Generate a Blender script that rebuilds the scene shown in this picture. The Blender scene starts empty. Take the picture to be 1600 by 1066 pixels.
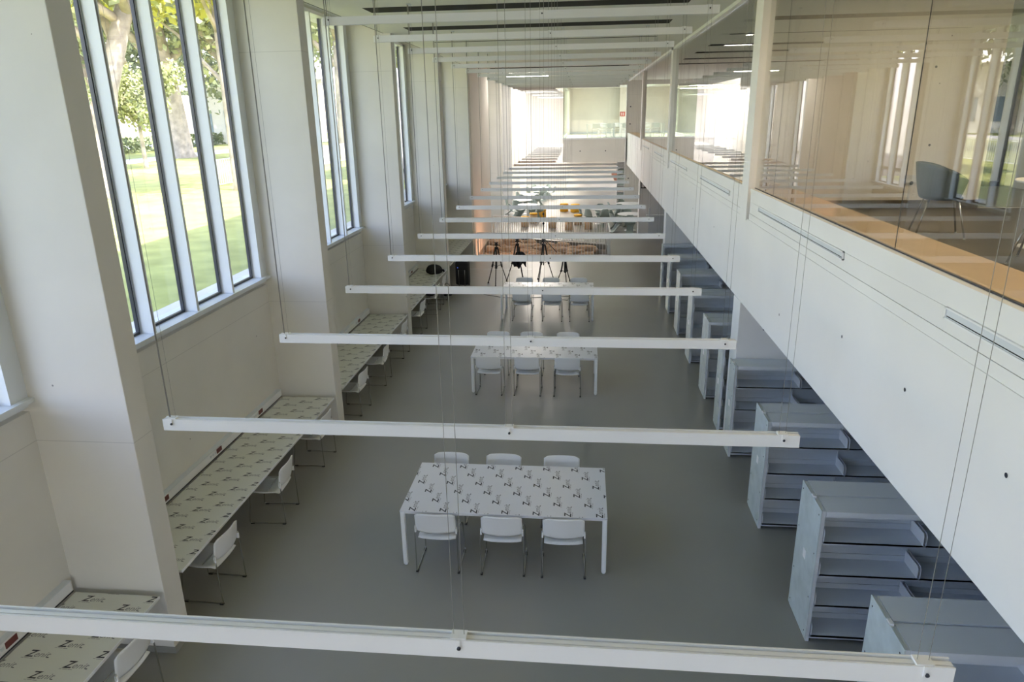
import bpy, bmesh, math, random
from mathutils import Vector, Matrix
PI = math.pi
random.seed(7)
sc = bpy.context.scene
col = sc.collection

# ------------------------------------------------------------------ camera
F_PX, YAW, PITCH, ROLL, CAM_H = (1097.453528, -0.102942, -0.312230, -0.017677, 5.109953)
cy, sy, cp, sp, cr, sr = math.cos(YAW), math.sin(YAW), math.cos(PITCH), math.sin(PITCH), math.cos(ROLL), math.sin(ROLL)
fwd = Vector((sy*cp, cy*cp, sp)); r0 = Vector((cy, -sy, 0)); u0 = r0.cross(fwd)
rgt = cr*r0 + sr*u0; upv = -sr*r0 + cr*u0
cam_d = bpy.data.cameras.new('camera'); cam = bpy.data.objects.new('camera', cam_d); col.objects.link(cam)
M3 = Matrix((rgt, upv, -fwd)).transposed()
cam.matrix_world = Matrix.Translation((0, 0, CAM_H)) @ M3.to_4x4()
cam_d.sensor_width = 36; cam_d.lens = F_PX*36/1600; cam_d.clip_start = 0.05; cam_d.clip_end = 400
sc.camera = cam

# ------------------------------------------------------------------ light and exposure
sc.view_settings.view_transform = 'Standard'; sc.view_settings.look = 'None'
sc.view_settings.gamma = 1; sc.view_settings.exposure = 1.20; sc.view_settings.use_curve_mapping = False
w = bpy.data.worlds.new('sky'); sc.world = w; w.use_nodes = True
nt = w.node_tree; nt.nodes.clear()
out = nt.nodes.new('ShaderNodeOutputWorld'); bg = nt.nodes.new('ShaderNodeBackground'); sk = nt.nodes.new('ShaderNodeTexSky')
sk.sky_type = 'NISHITA'; sk.sun_disc = False; sk.sun_elevation = math.radians(50); sk.sun_rotation = math.radians(100); sk.altitude = 50
bg.inputs['Strength'].default_value = 0.62
tn = nt.nodes.new('ShaderNodeVectorMath'); tn.operation = 'MULTIPLY'; tn.inputs[1].default_value = (1.15, .99, 1.0)
nt.links.new(sk.outputs[0], tn.inputs[0]); nt.links.new(tn.outputs[0], bg.inputs['Color']); nt.links.new(bg.outputs[0], out.inputs[0])

def lamp(name, kind, loc, power, color, size=None, sizey=None, rot=None, target=None):
    d = bpy.data.lights.new(name, kind); d.energy = power; d.color = color
    o = bpy.data.objects.new(name, d); col.objects.link(o); o.location = loc
    if kind == 'AREA':
        d.shape = 'RECTANGLE'; d.size = size; d.size_y = sizey or size
    if rot: o.rotation_euler = rot
    if target is not None:
        o.rotation_euler = (Vector(target)-Vector(loc)).to_track_quat('-Z', 'Y').to_euler()
    return o
sun = lamp('sun', 'SUN', (30, -10, 40), 5.2, (1.0, 0.95, 0.86), target=(30-0.62*10, -10+0.25*10, 40-0.86*10))
sun.data.angle = math.radians(0.6)

# ------------------------------------------------------------------ materials
def mat(name, color, rough=0.6, metal=0.0, noise=None, spec=0.5, bump=0.0, dots=0.0, coat=0.0, joints=()):
    m = bpy.data.materials.new(name); m.use_nodes = True
    n = m.node_tree.nodes; l = m.node_tree.links; b = n['Principled BSDF']
    b.inputs['Base Color'].default_value = (*color, 1); b.inputs['Roughness'].default_value = rough
    b.inputs['Metallic'].default_value = metal; b.inputs['Specular IOR Level'].default_value = spec
    b.inputs['Coat Weight'].default_value = coat
    geo = n.new('ShaderNodeNewGeometry')
    tex = n.new('ShaderNodeTexNoise'); tex.inputs['Scale'].default_value = (noise or (3, 0.04))[0]; tex.inputs['Detail'].default_value = 5
    l.new(geo.outputs['Position'], tex.inputs['Vector'])
    amt = (noise or (3, 0.04))[1]
    mp = n.new('ShaderNodeMapRange'); mp.inputs['From Min'].default_value = .3; mp.inputs['From Max'].default_value = .7
    mp.inputs['To Min'].default_value = 1-amt; mp.inputs['To Max'].default_value = 1+amt
    l.new(tex.outputs['Fac'], mp.inputs['Value'])
    vm = n.new('ShaderNodeVectorMath'); vm.operation = 'SCALE'; vm.inputs[0].default_value = color
    l.new(mp.outputs[0], vm.inputs['Scale'])
    last = vm.outputs[0]
    if dots:
        vo = n.new('ShaderNodeTexVoronoi'); vo.inputs['Scale'].default_value = 2.2; l.new(geo.outputs['Position'], vo.inputs['Vector'])
        th = n.new('ShaderNodeMath'); th.operation = 'LESS_THAN'; th.inputs[1].default_value = dots; l.new(vo.outputs['Distance'], th.inputs[0])
        mx = n.new('ShaderNodeMix'); mx.data_type = 'RGBA'; l.new(th.outputs[0], mx.inputs['Factor']); l.new(last, mx.inputs['A'])
        mx.inputs['B'].default_value = (*[c*0.4 for c in color], 1); last = mx.outputs['Result']
    for zj in joints:      # formwork joints cast in the concrete
        sx = n.new('ShaderNodeSeparateXYZ'); l.new(geo.outputs['Position'], sx.inputs[0])
        cm = n.new('ShaderNodeMath'); cm.operation = 'COMPARE'; cm.inputs[1].default_value = zj; cm.inputs[2].default_value = .004; l.new(sx.outputs[2], cm.inputs[0])
        sc_ = n.new('ShaderNodeMath'); sc_.operation = 'MULTIPLY'; sc_.inputs[1].default_value = .35; l.new(cm.outputs[0], sc_.inputs[0])
        mx = n.new('ShaderNodeMix'); mx.data_type = 'RGBA'; l.new(sc_.outputs[0], mx.inputs['Factor']); l.new(last, mx.inputs['A'])
        mx.inputs['B'].default_value = (*[c*0.45 for c in color], 1); last = mx.outputs['Result']
    l.new(last, b.inputs['Base Color'])
    if bump:
        bp = n.new('ShaderNodeBump'); bp.inputs['Strength'].default_value = bump; bp.inputs['Distance'].default_value = .02
        l.new(tex.outputs['Fac'], bp.inputs['Height']); l.new(bp.outputs[0], b.inputs['Normal'])
    return m
def emit(name, color, strength):
    m = bpy.data.materials.new(name); m.use_nodes = True; n = m.node_tree.nodes; n.clear()
    e = n.new('ShaderNodeEmission'); e.inputs[0].default_value = (*color, 1); e.inputs[1].default_value = strength
    o = n.new('ShaderNodeOutputMaterial'); m.node_tree.links.new(e.outputs[0], o.inputs[0]); return m
def glass(name, tint=(1, 1, 1), refl=1.0, ior=1.5):
    # thin architectural pane: clear with Fresnel reflection
    m = bpy.data.materials.new(name); m.use_nodes = True; n = m.node_tree.nodes; l = m.node_tree.links; n.clear()
    t = n.new('ShaderNodeBsdfTransparent'); t.inputs[0].default_value = (*tint, 1)
    g = n.new('ShaderNodeBsdfGlossy'); g.inputs['Roughness'].default_value = 0.0
    ge = n.new('ShaderNodeNewGeometry'); dt = n.new('ShaderNodeVectorMath'); dt.operation = 'DOT_PRODUCT'
    l.new(ge.outputs['Incoming'], dt.inputs[0]); l.new(ge.outputs['Normal'], dt.inputs[1])
    def M(op, a, b_=None, cl=False):
        q = n.new('ShaderNodeMath'); q.operation = op; q.use_clamp = cl
        for i, v in enumerate((a, b_)):
            if v is None: continue
            if isinstance(v, (int, float)): q.inputs[i].default_value = v
            else: l.new(v, q.inputs[i])
        return q.outputs[0]
    f0 = ((ior-1)/(ior+1))**2
    c5 = M('POWER', M('SUBTRACT', 1.0, M('ABSOLUTE', dt.outputs['Value']), True), 5.0)
    fr = M('MULTIPLY', M('ADD', M('MULTIPLY', c5, 1-f0), f0), refl, True)
    mx = n.new('ShaderNodeMixShader'); o = n.new('ShaderNodeOutputMaterial')
    l.new(fr, mx.inputs[0]); l.new(t.outputs[0], mx.inputs[1]); l.new(g.outputs[0], mx.inputs[2]); l.new(mx.outputs[0], o.inputs[0])
    return m
MT = {}
MT['concrete'] = mat('painted_concrete', (.74, .72, .67), .75, noise=(.9, .05), bump=.06, dots=.022, joints=(2.33, 6.02))
MT['slab'] = mat('white_slab_concrete', (.80, .80, .79), .7, noise=(.7, .03), bump=.03, dots=.014)
MT['ceiling'] = mat('ceiling_paint', (.80, .79, .74), .8, noise=(1.2, .01))
MT['floor'] = mat('grey_green_resin', (.268, .266, .242), .36, noise=(.6, .05), spec=.55)
MT['floor_up'] = mat('dark_brown_linoleum', (.10, .085, .07), .35, noise=(2, .05))
MT['wood'] = mat('pale_wood', (.62, .45, .28), .5, noise=(6, .06))
MT['white'] = mat('white_metal', (.82, .83, .84), .42, noise=(3, .01))
MT['alu'] = mat('window_aluminium', (.74, .77, .78), .4, noise=(3, .01))
MT['gasket'] = mat('dark_gasket', (.03, .035, .05), .35)
MT['silver'] = mat('silver_line', (.6, .62, .64), .3, metal=.8)
MT['plastic'] = mat('white_plastic', (.78, .79, .79), .35, noise=(3, .01))
MT['chrome'] = mat('chrome', (.55, .55, .54), .22, metal=1.0)
MT['wire'] = mat('grey_wire', (.30, .29, .27), .5)
MT['rubber'] = mat('black_rubber', (.02, .02, .02), .6)
MT['laminate'] = mat('film_covered_laminate', (.68, .69, .73), .28, noise=(2, .015))
MT['laminate2'] = mat('film_covered_desk', (.66, .67, .61), .28, noise=(2, .015))
MT['ink'] = mat('black_ink', (.02, .02, .03), .5)
MT['inkgrey'] = mat('grey_ink', (.22, .22, .23), .5)
MT['black'] = mat('black_fabric', (.012, .012, .014), .8)
MT['slot'] = mat('black_slot', (.006, .006, .006), .9)
MT['maroon'] = mat('maroon_socket', (.14, .03, .03), .4)
MT['frost'] = mat('frosted_glass_panel', (.61, .69, .71), .22, noise=(5.5, .10), spec=.6)
MT['greyshelf'] = mat('shelf_steel', (.66, .70, .74), .45, noise=(3, .01))
MT['slate'] = mat('slate_shell', (.04, .06, .065), .4)
MT['panton'] = mat('sage_plastic', (.33, .40, .37), .4)
MT['yellow'] = mat('yellow_felt', (.85, .45, .04), .8)
MT['slat'] = mat('slatted_wood', (.85, .64, .42), .6, noise=(8, .06))
MT['stone'] = mat('ruin_stone', (.60, .43, .30), .95, noise=(3.5, .25), bump=.9)
MT['pitwall'] = mat('pit_wall', (.66, .60, .53), .9)
MT['salmon'] = mat('salmon_paint', (.72, .36, .27), .6)
MT['peach'] = mat('warm_concrete', (.76, .73, .68), .75, noise=(1, .03))
MT['grass'] = mat('lawn_grass', (.42, .44, .15), .95, noise=(1.3, .22), spec=.1)
MT['path'] = mat('pale_path', (.70, .67, .62), .9)
MT['bark'] = mat('plane_bark', (.42, .36, .28), .95, noise=(2.5, .35))
MT['leaf'] = mat('leaf_green', (.33, .36, .15), .7, noise=(.8, .35))
MT['leafyellow'] = mat('leaf_yellow', (.62, .60, .08), .7, noise=(.8, .2))
MT['leafdark'] = mat('leaf_dark', (.17, .21, .10), .7, noise=(.8, .35))
MT['render'] = mat('house_render', (.80, .79, .75), .9)
MT['winblue'] = mat('blue_window', (.20, .28, .34), .3)
MT['red'] = mat('red_sign', (.55, .06, .03), .5)
MT['lamp'] = emit('lamp_diffuser', (1.0, .93, .82), 9.0)
MT['lampfar'] = emit('linear_lamp_diffuser', (1.0, .94, .84), 24.0)
MT['glass'] = glass('clear_glass')
MT['glassb'] = glass('balcony_glass', (.97, .98, .96), 1.75)
MT['glassg'] = glass('green_glass', (.88, .93, .88))
MT['led'] = emit('blue_led', (.1, .2, 1), 1.2)

# ------------------------------------------------------------------ mesh builder
class MB:
    def __init__(s): s.v = []; s.f = []; s.mi = []; s.cur = 0; s.sm = []
    def add(s, vs, fs, smooth=False):
        k = len(s.v); s.v += [tuple(v) for v in vs]
        for f in fs: s.f.append([i+k for i in f]); s.mi.append(s.cur); s.sm.append(smooth)
    def box(s, x0, x1, y0, y1, z0, z1):
        s.add([(x0,y0,z0),(x1,y0,z0),(x1,y1,z0),(x0,y1,z0),(x0,y0,z1),(x1,y0,z1),(x1,y1,z1),(x0,y1,z1)],
              [(0,3,2,1),(4,5,6,7),(0,1,5,4),(1,2,6,5),(2,3,7,6),(3,0,4,7)]); return s
    def prism(s, pts, z0, z1):
        n = len(pts)
        s.add([(x,y,z0) for x,y in pts]+[(x,y,z1) for x,y in pts],
              [tuple(reversed(range(n))), tuple(range(n,2*n))]+[(i,(i+1)%n,n+(i+1)%n,n+i) for i in range(n)]); return s
    def extr(s, prof, a0, a1, axis='x'):
        # profile in the other two axes, extruded along axis
        n = len(prof)
        def P(a, q):
            return (a,q[0],q[1]) if axis=='x' else (q[0],a,q[1])
        s.add([P(a0,q) for q in prof]+[P(a1,q) for q in prof],
              [tuple(range(n)), tuple(reversed(range(n,2*n)))]+[(i,n+i,n+(i+1)%n,(i+1)%n) for i in range(n)]); return s
    def tube(s, pts, r, n=8, closed=False, caps=True):
        pts = [Vector(p) for p in pts]; rs = r if isinstance(r, (list,tuple)) else [r]*len(pts)
        rings = []
        ref = None
        for i,p in enumerate(pts):
            if closed: t = (pts[(i+1)%len(pts)]-pts[i-1])
            else: t = (pts[min(i+1,len(pts)-1)]-pts[max(i-1,0)])
            t.normalize()
            if ref is None:
                ref = t.cross(Vector((0,0,1)))
                if ref.length < .05: ref = t.cross(Vector((0,1,0)))
            else: ref = ref - t*ref.dot(t)
            ref.normalize(); b = t.cross(ref)
            rings.append([p+(ref*math.cos(2*PI*k/n)+b*math.sin(2*PI*k/n))*rs[i] for k in range(n)])
        vs = [v for R_ in rings for v in R_]; fs = []; m = len(pts)
        for i in range(m if closed else m-1):
            j = (i+1)%m
            for k in range(n): fs.append((i*n+k, i*n+(k+1)%n, j*n+(k+1)%n, j*n+k))
        if caps and not closed: fs += [tuple(reversed(range(n))), tuple((m-1)*n+k for k in range(n))]
        s.add(vs, fs, True); return s
    def lathe(s, prof, n=24, c=(0,0)):
        vs = []; fs = []
        for r,z in prof: vs += [(c[0]+r*math.cos(2*PI*k/n), c[1]+r*math.sin(2*PI*k/n), z) for k in range(n)]
        for i in range(len(prof)-1):
            for k in range(n): fs.append((i*n+k, i*n+(k+1)%n, (i+1)*n+(k+1)%n, (i+1)*n+k))
        fs += [tuple(reversed(range(n))), tuple((len(prof)-1)*n+k for k in range(n))]
        s.add(vs, fs, True); return s
    def grid(s, P, nu, nv, th=0.0):
        vs = [P(i/(nu-1), j/(nv-1)) for j in range(nv) for i in range(nu)]
        s.add(vs, [(j*nu+i, j*nu+i+1, (j+1)*nu+i+1, (j+1)*nu+i) for j in range(nv-1) for i in range(nu-1)], True); return s
    def build(s, name, m, parent=None, bevel=0, solid=0, sub=0):
        me = bpy.data.meshes.new(name); me.from_pydata(s.v, [], s.f)
        ms = m if isinstance(m, (list,tuple)) else [m]
        for q in ms: me.materials.append(MT[q] if isinstance(q, str) else q)
        me.polygons.foreach_set('material_index', s.mi); me.polygons.foreach_set('use_smooth', s.sm); me.update()
        o = bpy.data.objects.new(name, me); col.objects.link(o)
        if parent: o.parent = parent
        if solid:
            q = o.modifiers.new('s','SOLIDIFY'); q.thickness = solid; q.offset = 0
        if sub:
            q = o.modifiers.new('u','SUBSURF'); q.levels = sub; q.render_levels = sub
        if bevel:
            q = o.modifiers.new('b','BEVEL'); q.width = bevel; q.segments = 2; q.limit_method = 'ANGLE'
        return o
def box(name, m, x0,x1,y0,y1,z0,z1, parent=None, bevel=0): return MB().box(x0,x1,y0,y1,z0,z1).build(name, m, parent, bevel)
def tag(o, label=None, cat=None, group=None, kind=None):
    if label: o['label'] = label
    if cat: o['category'] = cat
    if group: o['group'] = group
    if kind: o['kind'] = kind
    return o
def struct(o): o['kind'] = 'structure'; return o
def empty(name, loc, rz=0, label=None, cat=None, group=None):
    o = bpy.data.objects.new(name, None); col.objects.link(o); o.location = loc; o.rotation_euler = (0,0,rz); o.empty_display_size = .1
    return tag(o, label, cat, group)
def kids(o): return [c for c in bpy.data.objects if c.parent == o]
KC = {}
def copy_tree(o, loc=None, rz=None, label=None, group=None, parent=None):
    c = o.copy(); col.objects.link(c); c.parent = parent
    if loc is not None: c.location = loc
    if rz is not None: c.rotation_euler = (0,0,rz)
    if label: c['label'] = label
    if group: c['group'] = group
    if o.name not in KC: KC[o.name] = kids(o)
    for ch in KC[o.name]: copy_tree(ch, parent=c)
    return c

# ------------------------------------------------------------------ setting
XF = -4.02          # hall face of the left fins
XR = 2.38           # hall face of the mezzanine
ZC = 6.75
FIN0, FP, FT = 5.41, 5.03, .28
Y0, Y1 = -9.0, 62.0
YB_ = 40.6
# floor with the pit cut out
P0 = [(-4.02,26.2),(.95,26.2),(.95,28.6),(-4.02,30.85)]
b = MB()
b.box(-5.6, 8.2, Y0, 26.2, -.2, 0); b.box(.95, 8.2, 26.2, 28.6, -.2, 0)
b.prism([(-4.02,30.85),(.95,28.6),(8.2,28.6),(8.2,64),(-9.5,64),(-9.5,30.85)], -.2, 0)
b.box(-6.6, -4.02, 26.2, 30.85, -.2, 0)
struct(b.build('floor', 'floor'))
b = MB().box(-4.2,1.1,26.0,31.0,-1.7,-1.6)
b.box(-4.1,-4.02,26.2,30.9,-1.6,-.2); b.box(.95,1.05,26.2,28.6,-1.6,-.2); b.box(-4.02,.95,26.1,26.2,-1.6,-.2)
b.prism([(-4.02,30.85),(.95,28.6),(.95,28.7),(-4.02,30.95)],-1.6,-.2)
struct(b.build('trim_1', 'pitwall'))
box('floor_joint_cover','greyshelf',-3.9,-1.7,23.79,23.82,0,.004)
tag(bpy.data.objects['floor_joint_cover'],'thin dark joint strip across the floor behind the camera tripods','strip')

# ceiling: hall panel, bay soffits, right rooms
struct(box('ceiling','ceiling',-4.15,8.2,Y0,Y1,ZC,ZC+.12))
struct(box('ceiling','ceiling',-5.6,-4.15,Y0,Y1,7.02,7.12))
struct(box('trim_2','slot',-4.175,-4.15,Y0,Y1,ZC+.002,ZC+.05))  # black strip drawn as the shadow gap along the ceiling edge
struct(MB().box(-5.6,8.2,Y0-.2,Y0,0,.5).box(-5.6,8.2,Y0-.2,Y0,4.3,7.1).box(2.3,2.5,Y0-.2,Y0,.5,4.3).build('wall_back','concrete'))
wb = empty('window_30',(0,0,0)); struct(wb)  # unseen glazing behind the camera, added and sized to let in sky light
for x_ in (-5.6,-3.6,-1.6,.4): MB().box(x_-.03,x_+.03,Y0-.15,Y0-.02,.5,4.3).build('mullion','alu',wb)
box('glass_pane','glass',-5.6,2.3,Y0-.10,Y0-.09,.5,4.3,wb)
struct(box('wall_back','concrete',2.5,8.2,Y0-.2,Y0,.5,6.6))
# roof edge
struct(box('ceiling','render',-6.0,9.0,Y0,Y1,7.12,7.9))

# left wall: fins and the parapet under the windows
NF = [k for k in range(-3, 11)]
for k in NF:
    y = FIN0+(k-1)*FP
    struct(box('wall_left','concrete',-5.14,XF,y,y+FT,0,7.02,bevel=.006))
    # baseboard on each fin
    bb = MB(); bb.box(-4.95,XF+.012,y-.012,y+FT+.012,0,.07)
    if k < 5: struct(bb.build('baseboard_left','floor'))
for k in range(-3, 10):
    ya, yb = FIN0+(k-1)*FP+FT, FIN0+k*FP
    if k in (5,): continue
    if k >= 6 : continue
    b = MB().box(-5.3,-4.97,ya,yb,0,2.62)
    struct(b.build('wall_left','concrete'))
# bay 5: oblique core wall and the deep niche beside it
b = MB().prism([(-4.02,25.85),(-4.02,30.56),(-6.0,30.56)],0,7.02)
struct(b.build('wall_left','concrete'))
struct(box('wall_left','peach',-4.03,-4.0,25.82,30.84,0,6.9))
struct(box('wall_left','concrete',-6.3,-4.97,20.82,30.9,2.2,2.62))
struct(box('wall_left','concrete',-6.4,-6.25,20.7,31.0,0,2.6))
struct(box('wall_left','concrete',-6.3,-5.1,20.6,20.75,0,2.6))
struct(box('floor','floor',-6.4,-5.6,20.6,26.2,-.2,0))

def window(n, ya, yb, z0=2.76, z1=6.98, npane=5, xg=-5.10):
    o = empty('window_%d' % n, (0,0,0)); struct(o)
    f = MB(); f.cur = 0
    d = (yb-ya); e0 = ya+.10; e1 = yb-.20; st = .963 if npane == 5 else (e1-e0)/npane
    ys_ = [e0]+[e1-st*k for k in range(npane-1,0,-1)]+[e1]
    f.box(-4.95,xg,ya,e0,z0,z1); f.box(-4.95,xg,e1,yb,z0,z1); f.box(-4.95,xg-.05,ya,yb,z1-.06,z1)
    f.build('window_frame','alu',o)
    for i in range(1,npane):
        y = ys_[i]
        MB().box(xg-.01,-4.92,y-.025,y+.025,z0,z1-.06).build('mullion','alu',o)
    g = MB(); s_ = MB()
    for i in range(npane+1):
        y = ys_[i]
        for sgn in ((1,) if i==0 else (-1,) if i==npane else (-1,1)):
            h = .0 if i in (0,npane) else .025
            a, bb_ = sorted((y+sgn*h, y+sgn*(h+.036))); g.box(xg-.02,xg+.022,a,bb_,z0,z1-.06)
            a, bb_ = sorted((y+sgn*(h+.012), y+sgn*(h+.020))); s_.box(xg+.022,xg+.030,a,bb_,z0,z1-.06)
    g.box(xg-.02,xg+.02,e0,e1,z0,z0+.03)
    g.build('gasket','gasket',o); s_.build('glazing_bead','silver',o)
    for i in range(npane):
        box('glass_pane','glass',xg-.006,xg,ys_[i]+.03,ys_[i+1]-.03,z0+.02,z1-.05,o)
    sl = MB().extr([(-5.3,z0-.10),(-4.97,z0-.10),(-4.97,z0-.04),(-4.89,z0-.04),(-4.89,z0),(-5.3,z0)],ya,yb,'y').build('window_sill','alu',o)
    return o
for i,k in enumerate(range(-3,5)):
    window(i+1, FIN0+(k-1)*FP+FT, FIN0+k*FP)
window(9, FIN0+4*FP+FT, FIN0+5*FP)
# beyond the core: full-height glazing onto a sunken patio
for i,k in enumerate(range(6,10)):
    window(10+i, FIN0+k*FP-FP+FT, FIN0+k*FP, z0=.12, npane=4)

# ------------------------------------------------------------------ mezzanine on the right
struct(box('wall_right','slab',XR,8.2,Y0,40.6,2.37,3.60))
piers = [FIN0-4.99, 10.48, 20.54, 30.60]
for y in piers:
    struct(box('wall_right','slab',XR-.01,6.5,y,y+.48,0,2.37,bevel=.005))
struct(box('wall_right','concrete',6.4,6.6,Y0,40.6,0,2.37))
# upstand with the panelled band, set between the frames
ups = MB()
segs = [(-8.9,.2),(1.2-.55,10.44),(11.0,20.5),(21.05,30.55),(31.1,40.5)]
band = MB()
for a,c_ in segs:
    ups.box(XR+.03,2.9,a,c_,3.6,4.03)
    band.box(XR-.004,XR+.03,a,c_,3.612,3.70); band.box(XR,XR+.03,a,c_,3.703,3.86); band.box(XR-.002,XR+.03,a,c_,3.863,3.998)
    band.box(XR-.012,XR+.05,a,c_,4.0,4.05)
struct(ups.build('wall_right','wood')); struct(band.build('trim_3','slab'))
led = MB()
for a,c_ in segs: led.box(XR+.06,2.92,a,c_,4.03,4.055)
struct(led.build('trim_4','wood'))
struct(MB().box(XR-.012,XR+.015,Y0,40.6,3.585,3.612).build('trim_5','slab'))
for i,(a,c_) in enumerate([(1.6,4.68),(6.59,9.87),(11.9,14.94),(16.95,20.12),(22.2,24.8),(27.0,29.8)]):
    g = empty('ventilation_grille',(0,0,0),label=['long slot grille in the white mezzanine band, nearest the camera','long slot grille in the white band beside the near white post','long slot grille in the band just past the near white post','slot grille just before the second white post','slot grille just past the second white post','farthest slot grille in the mezzanine band'][i],cat='grille')
    f = MB(); z0,z1 = 3.79,3.87
    f.box(XR-.02,XR-.004,a,c_,z0,z0+.012); f.box(XR-.02,XR-.004,a,c_,z1-.012,z1); f.box(XR-.02,XR-.004,a,a+.015,z0,z1); f.box(XR-.02,XR-.004,c_-.015,c_,z0,z1)
    f.build('grille_frame','white',g)
    MB().box(XR-.010,XR-.004,a+.015,c_-.015,z0+.012,z1-.012).build('slot','gasket' if False else 'greyshelf',g)
    MB().box(XR-.012,XR-.006,a+.02,c_-.02,z0+.018,z0+.024).build('painted_slot_shade','slot',g)  # black strip painted in as the shade inside the slot
# frames, top rail and glass
for i,y in enumerate([.2,10.48,20.54,30.60]):
    struct(MB().box(XR-.03,XR+.12,y+.03,y+.45,3.59,ZC).build('wall_right','slab'))
struct(MB().box(XR-.03,XR+.05,Y0,40.6,6.69,ZC).build('trim_6','white'))
joints = {0:[(.68,5.715),(5.725,9.455),(9.465,10.44)],1:[(11.0,20.5)],2:[(21.05,30.55)]}
gl = 14
for k,ss in joints.items():
    for a,c_ in ss:
        o = box('glass_pane','glassb',XR+.05,XR+.062,a,c_,4.055,6.69)
        o.name = 'window_%d' % gl; gl += 1; struct(o)
struct(MB().box(XR+.053,XR+.059,5.717,5.723,4.05,6.69).box(XR+.053,XR+.059,9.457,9.463,4.05,6.69).box(XR+.045,XR+.065,.68,10.44,4.05,4.060).build('trim_7','gasket'))
struct(MB().box(XR+.04,XR+.075,11.0,20.5,4.05,4.07).box(XR+.04,XR+.075,21.05,30.55,4.05,4.07).build('trim_8','wood'))
# mezzanine floor finish and rooms
struct(box('floor','floor_up',2.9,8.2,Y0,11.6,3.60,3.612))
struct(box('floor','floor',2.9,8.2,11.75,40.6,3.60,3.612))
struct(box('wall_right','concrete',2.5,6.05,11.6,11.75,3.6,ZC))
struct(box('baseboard_right','floor_up',2.6,6.05,11.575,11.6,3.61,3.74))
struct(box('wall_right','concrete',8.2,8.4,Y0,40.6,0,ZC))
# far room window in the mezzanine, seen beyond the partition
th = MB()
for y_,z_ in [(5.07,3.13),(3.76,3.14),(6.4,3.12),(8.45,2.75),(13.1,3.1),(15.7,3.1),(18.2,3.1)]:
    vs_ = [(XR-.002, y_+.016*math.cos(a*PI/6), z_+.016*math.sin(a*PI/6)) for a in range(12)]; th.add(vs_,[tuple(range(12))])
for x_,z_,yy in [(5.13,5.67,11.598),(5.21,4.56,11.598),(2.75,1.95,10.478),(3.3,1.95,10.478),(3.1,1.95,20.538),(-.2,3.1,YB_-.002),(1.2,3.1,YB_-.002),(2.5,5.4,YB_-.002),(2.5,4.5,YB_-.002),(2.5,3.1,YB_-.002),(2.5,1.6,YB_-.002)]:
    rr_ = .018 if yy < 15 else .035
    th.add([(x_+rr_*math.cos(a*PI/6), yy, z_+rr_*math.sin(a*PI/6)) for a in range(12)],[tuple(reversed(range(12)))])
struct(th.build('trim_12','gasket'))
# ------------------------------------------------------------------ block at the far end
YB = 40.6
b = MB(); b.box(-1.16,8.2,YB,53,2.50,3.72)
struct(b.build('wall_front','concrete'))
struct(box('wall_front','concrete',2.30,4.2,YB,YB+.3,0,ZC))
struct(box('wall_front','concrete',-1.16,2.30,YB,YB+.25,6.52,ZC))
struct(box('wall_front','concrete',-1.16,-1.02,YB,53,6.52,ZC))
struct(box('trim_9','white',-1.18,2.30,YB-.03,YB+.1,3.72,3.80))
struct(box('trim_10','white',2.27,2.31,YB-.03,YB+.1,0,6.55))
o = box('window_18','glassg',-1.16,2.30,YB+.05,YB+.062,3.80,6.52); struct(o)
o = box('window_19','glassg',-1.16,-1.148,YB+.1,52.4,3.80,6.52); struct(o)
struct(box('trim_11','white',-1.18,-1.10,YB+.1,52.4,3.72,3.82))
struct(box('wall_front','concrete',-1.16,8.2,52.4,52.6,3.72,ZC))
struct(box('wall_front','peach',2.45,3.6,51.9,52.4,3.72,ZC))
struct(box('baseboard_front','greyshelf',-1.1,2.45,52.38,52.4,3.72,3.82))
struct(box('wall_front','concrete',-1.16,8.2,49.3,49.5,0,2.5))
struct(box('wall_front','concrete',-9.6,8.2,61.8,62.0,0,7.1))
struct(box('wall_front','concrete',-1.16,-1.0,49.5,61.8,0,7.0))

# ------------------------------------------------------------------ ceiling slots and lamps
def slot(x0,x1,y,wd,lab):
    tag(box('air_slot','slot',x0,x1,y,y+wd,ZC-.004,ZC-.0005), lab,'ceiling slot','black slots in the hall ceiling')
ordn = ['first','second','third','fourth','fifth','sixth','seventh','eighth','ninth','tenth','eleventh','twelfth','thirteenth','fourteenth','fifteenth','sixteenth','seventeenth','eighteenth','nineteenth','twentieth','twenty-first','twenty-second','twenty-third','twenty-fourth','twenty-fifth']
for i,(y,wd) in enumerate([(6.9,.42),(9.5,.42),(11.9,.55),(14.55,.58),(17.55,.10),(20.1,.5),(22.45,.5),(25.05,.5),(27.6,.5)]):
    if i < 2: continue
    slot(-3.52,1.62,y,wd,'black slot in the hall ceiling, %s visible from the camera' % ordn[i-2])
for i,(y) in enumerate([9.5,12.2,14.9,17.4,20.0,22.6,25.2]):
    slot(3.02,3.55 if y>12 else 5.2,y,.35,'short black slot in the ceiling behind the balcony glass, %s from the camera' % ordn[i])
    if y in (14.9,17.4,20.0):
        t = empty('ceiling_light',(3.58,y+.05,ZC-.03),label='lit linear lamp above the mezzanine glass, %s from the camera' % ordn[[14.9,17.4,20.0].index(y)],cat='ceiling light')
        box('housing','white',0,1.6,0,.22,0,.03,t); box('diffuser','lamp',.02,1.58,.02,.2,-.004,0,t)

for i,y in enumerate([30.6,33.4,36.2,39.0]):
    t = empty('linear_ceiling_lamp',(-3.5,y,ZC-.03),label='lit white linear lamp in the far hall ceiling, %s from the camera' % ordn[i],cat='ceiling light')
    box('housing','white',0,1.9,0,.2,0,.03,t); box('diffuser','lampfar',.02,1.88,.02,.18,-.006,0,t)
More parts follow.
